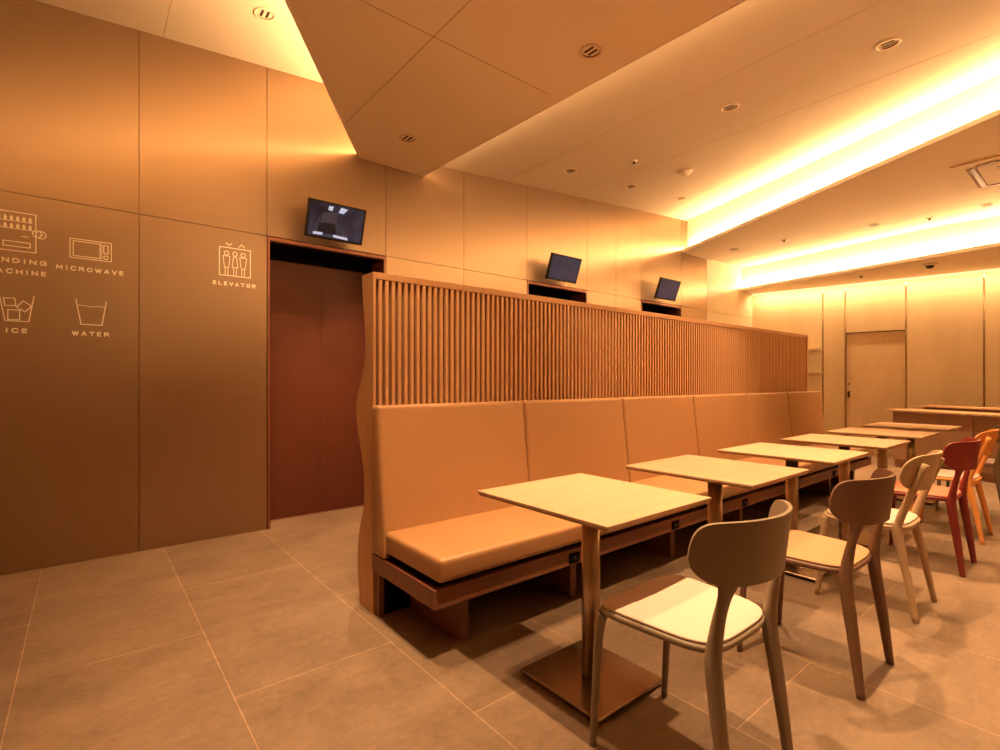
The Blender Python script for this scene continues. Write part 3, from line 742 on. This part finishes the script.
def make_chair_b(label, fm, cm, loc, rz, bm_=None):
    """wooden chair: straight posts end in round caps behind a bent plywood backrest"""
    t = thing('wooden_chair', label, 'chair', loc, rz, 'cafe chairs along the table row')
    zf = lambda x, y: 0.440
    b = BM(); slab(b, seat_outline(0.42, 0.36, -0.17, 0.20, p=4), lambda x, y: 0.428, 0.020, rr=0.007); obj('seat', b, fm, t, True)
    b = BM(); slab(b, seat_outline(0.405, 0.345, -0.160, 0.185, p=4), zf, 0.0115, 0.003, rr=0.005); obj('seat_cushion', b, cm, t, True)
    for s in (-1, 1):
        b = BM(); add_tube(b, [(s * 0.165, 0.165, 0.415, 0.018, 0.018), (s * 0.172, 0.18, 0.30, 0.018, 0.018), (s * 0.180, 0.205, 0.0, 0.012, 0.012)]); obj('leg', b, fm, t, True)
        b = BM(); add_tube(b, [(s * 0.180, -0.205, 0.0, 0.012, 0.012), (s * 0.170, -0.165, 0.22, 0.017, 0.017), (s * 0.160, -0.128, 0.40, 0.021, 0.021), (s * 0.155, -0.128, 0.44, 0.020, 0.020)]); obj('leg', b, fm, t, True)
        b = BM(); add_tube(b, [(s * 0.157, -0.120, 0.395, 0.018, 0.018), (s * 0.158, -0.158, 0.52, 0.017, 0.017), (s * 0.160, -0.236, 0.735, 0.015, 0.015)]); obj('back_post', b, fm, t, True)
    obj('rear_rail', box(-0.15, 0.15, -0.145, -0.122, 0.375, 0.407, bev=0.003), fm, t)
    obj('backrest', backrest_bm(0.42, 0.600, 0.778, -0.215, 0.085, 0.25, ph=5, pl=4), bm_ or fm, t, True)
    return t
P_grey = mat('grey_green_moulded_plastic', (0.24, 0.18, 0.118), 0.5)
P_brown = mat('brown_moulded_plastic', (0.165, 0.080, 0.044), 0.5)
P_red = mat('dark_red_moulded_plastic', (0.22, 0.024, 0.020), 0.45)
W_beige = wood('beige_wood', (0.46, 0.32, 0.19), (0.54, 0.38, 0.23), 'z', 0.5)
W_orange = mat('orange_painted_wood', (0.80, 0.33, 0.085), 0.45)
F_cream = mat('cream_upholstery', (0.60, 0.44, 0.37), 0.8)
F_tan = mat('tan_upholstery', (0.45, 0.25, 0.125), 0.7)
F_coral = mat('coral_upholstery', (0.62, 0.20, 0.12), 0.75)
make_chair_a('grey green moulded chair with cream seat pad, nearest to the camera', P_grey, F_cream, (1.402, 0.820, 0), 0.0)
make_chair_a('dark brown moulded chair with tan seat pad, second from the camera', P_brown, F_tan, (2.292, 0.792, 0), 0.0)
make_chair_b('beige wooden chair with leaning posts and cream pad, behind the brown chair', W_beige, F_cream, (3.158, 0.802, 0), 0.0)
make_chair_a('dark red moulded chair with coral seat pad', P_red, F_coral, (4.066, 0.785, 0), 0.0)
make_chair_b('orange wooden chair with leaning posts at the right edge', W_orange, F_cream, (4.94, 0.80, 0), 0.0)
make_chair_a('greyish brown chair with cream pad, farthest, cut by the right edge', P_grey, F_cream, (5.92, 0.80, 0), 0.0)

# ------------------------------------------------------------------ counters and shelves on the right
CD = Vector((-0.452, -0.892)).normalized(); CN = Vector((-CD.y, CD.x))
if CN.x < 0: CN = -CN
def cbox(bm, s0, s1, n0, n1, z0, z1, bev=0):
    Mx = Matrix(((CD.x, CN.x, 0, 8.18), (CD.y, CN.y, 0, 1.966), (0, 0, 1, 0), (0, 0, 0, 1)))
    add_box(bm, s0, s1, n0, n1, z0, z1, M=Mx, bev=bev)
M['counter'] = wood('brown_counter_wood', (0.27, 0.145, 0.075), (0.33, 0.185, 0.10), 'z', 0.5, 4)
M['counter_top'] = wood('pale_counter_top', (0.40, 0.22, 0.115), (0.46, 0.27, 0.15), 'x', 0.4)
t = thing('serving_counter', 'long brown wooden counter with a thin pale top behind the last table', 'counter', (0, 0, 0))
b = BM(); cbox(b, 0, 4.2, 0, 0.42, 0.728, 0.752, 0.002); obj('countertop', b, M['counter_top'], t)
b = BM(); cbox(b, 0.06, 0.975, 0.06, 0.08, 0.10, 0.7275); cbox(b, 0.985, 2.2, 0.06, 0.08, 0.10, 0.7275); cbox(b, 2.21, 4.1, 0.06, 0.08, 0.10, 0.7275); obj('front_panel', b, M['counter'], t)
b = BM(); cbox(b, 0.06, 0.08, 0.081, 0.40, 0.0, 0.7275); obj('side_panel', b, M['counter'], t)
b = BM(); cbox(b, 4.08, 4.1, 0.081, 0.40, 0.0, 0.7275); obj('side_panel', b, M['counter'], t)
b = BM(); cbox(b, 0.08, 4.08, 0.085, 0.10, 0.0, 0.0995); obj('plinth', b, M['counter'], t)
b = BM(); cbox(b, 0.965, 0.995, 0.05, 0.0595, 0.0, 0.7275); obj('panel_batten', b, M['counter'], t)
t = thing('raised_shelf_counter', 'raised thin topped counter standing just behind the brown counter', 'counter', (0, 0, 0))
b = BM(); cbox(b, 0.05, 4.2, 0.46, 0.72, 0.780, 0.802, 0.002); obj('countertop', b, M['counter_top'], t)
b = BM(); cbox(b, 0.10, 4.1, 0.50, 0.52, 0.0, 0.7795); cbox(b, 0.10, 0.12, 0.521, 0.70, 0.0, 0.7795); obj('front_panel', b, M['counter'], t)
# wall shelf left of the far door
t = thing('wall_shelf_unit', 'pale open wall shelf box beside the end of the slatted screen', 'shelf', (0, 0, 0))
a0, a1 = fs((9.02, 4.0)) , SL[0] - 0.03
b = BM(); far_box(b, a0, a1, 0.001, 0.24, 1.620, 1.645); obj('shelf_top', b, M['pale'], t)
b = BM(); far_box(b, a0, a1, 0.001, 0.24, 1.250, 1.275); obj('shelf_board', b, M['pale'], t)
b = BM(); far_box(b, a0, a1, 0.001, 0.012, 1.2755, 1.6195); obj('shelf_back', b, M['pale'], t)
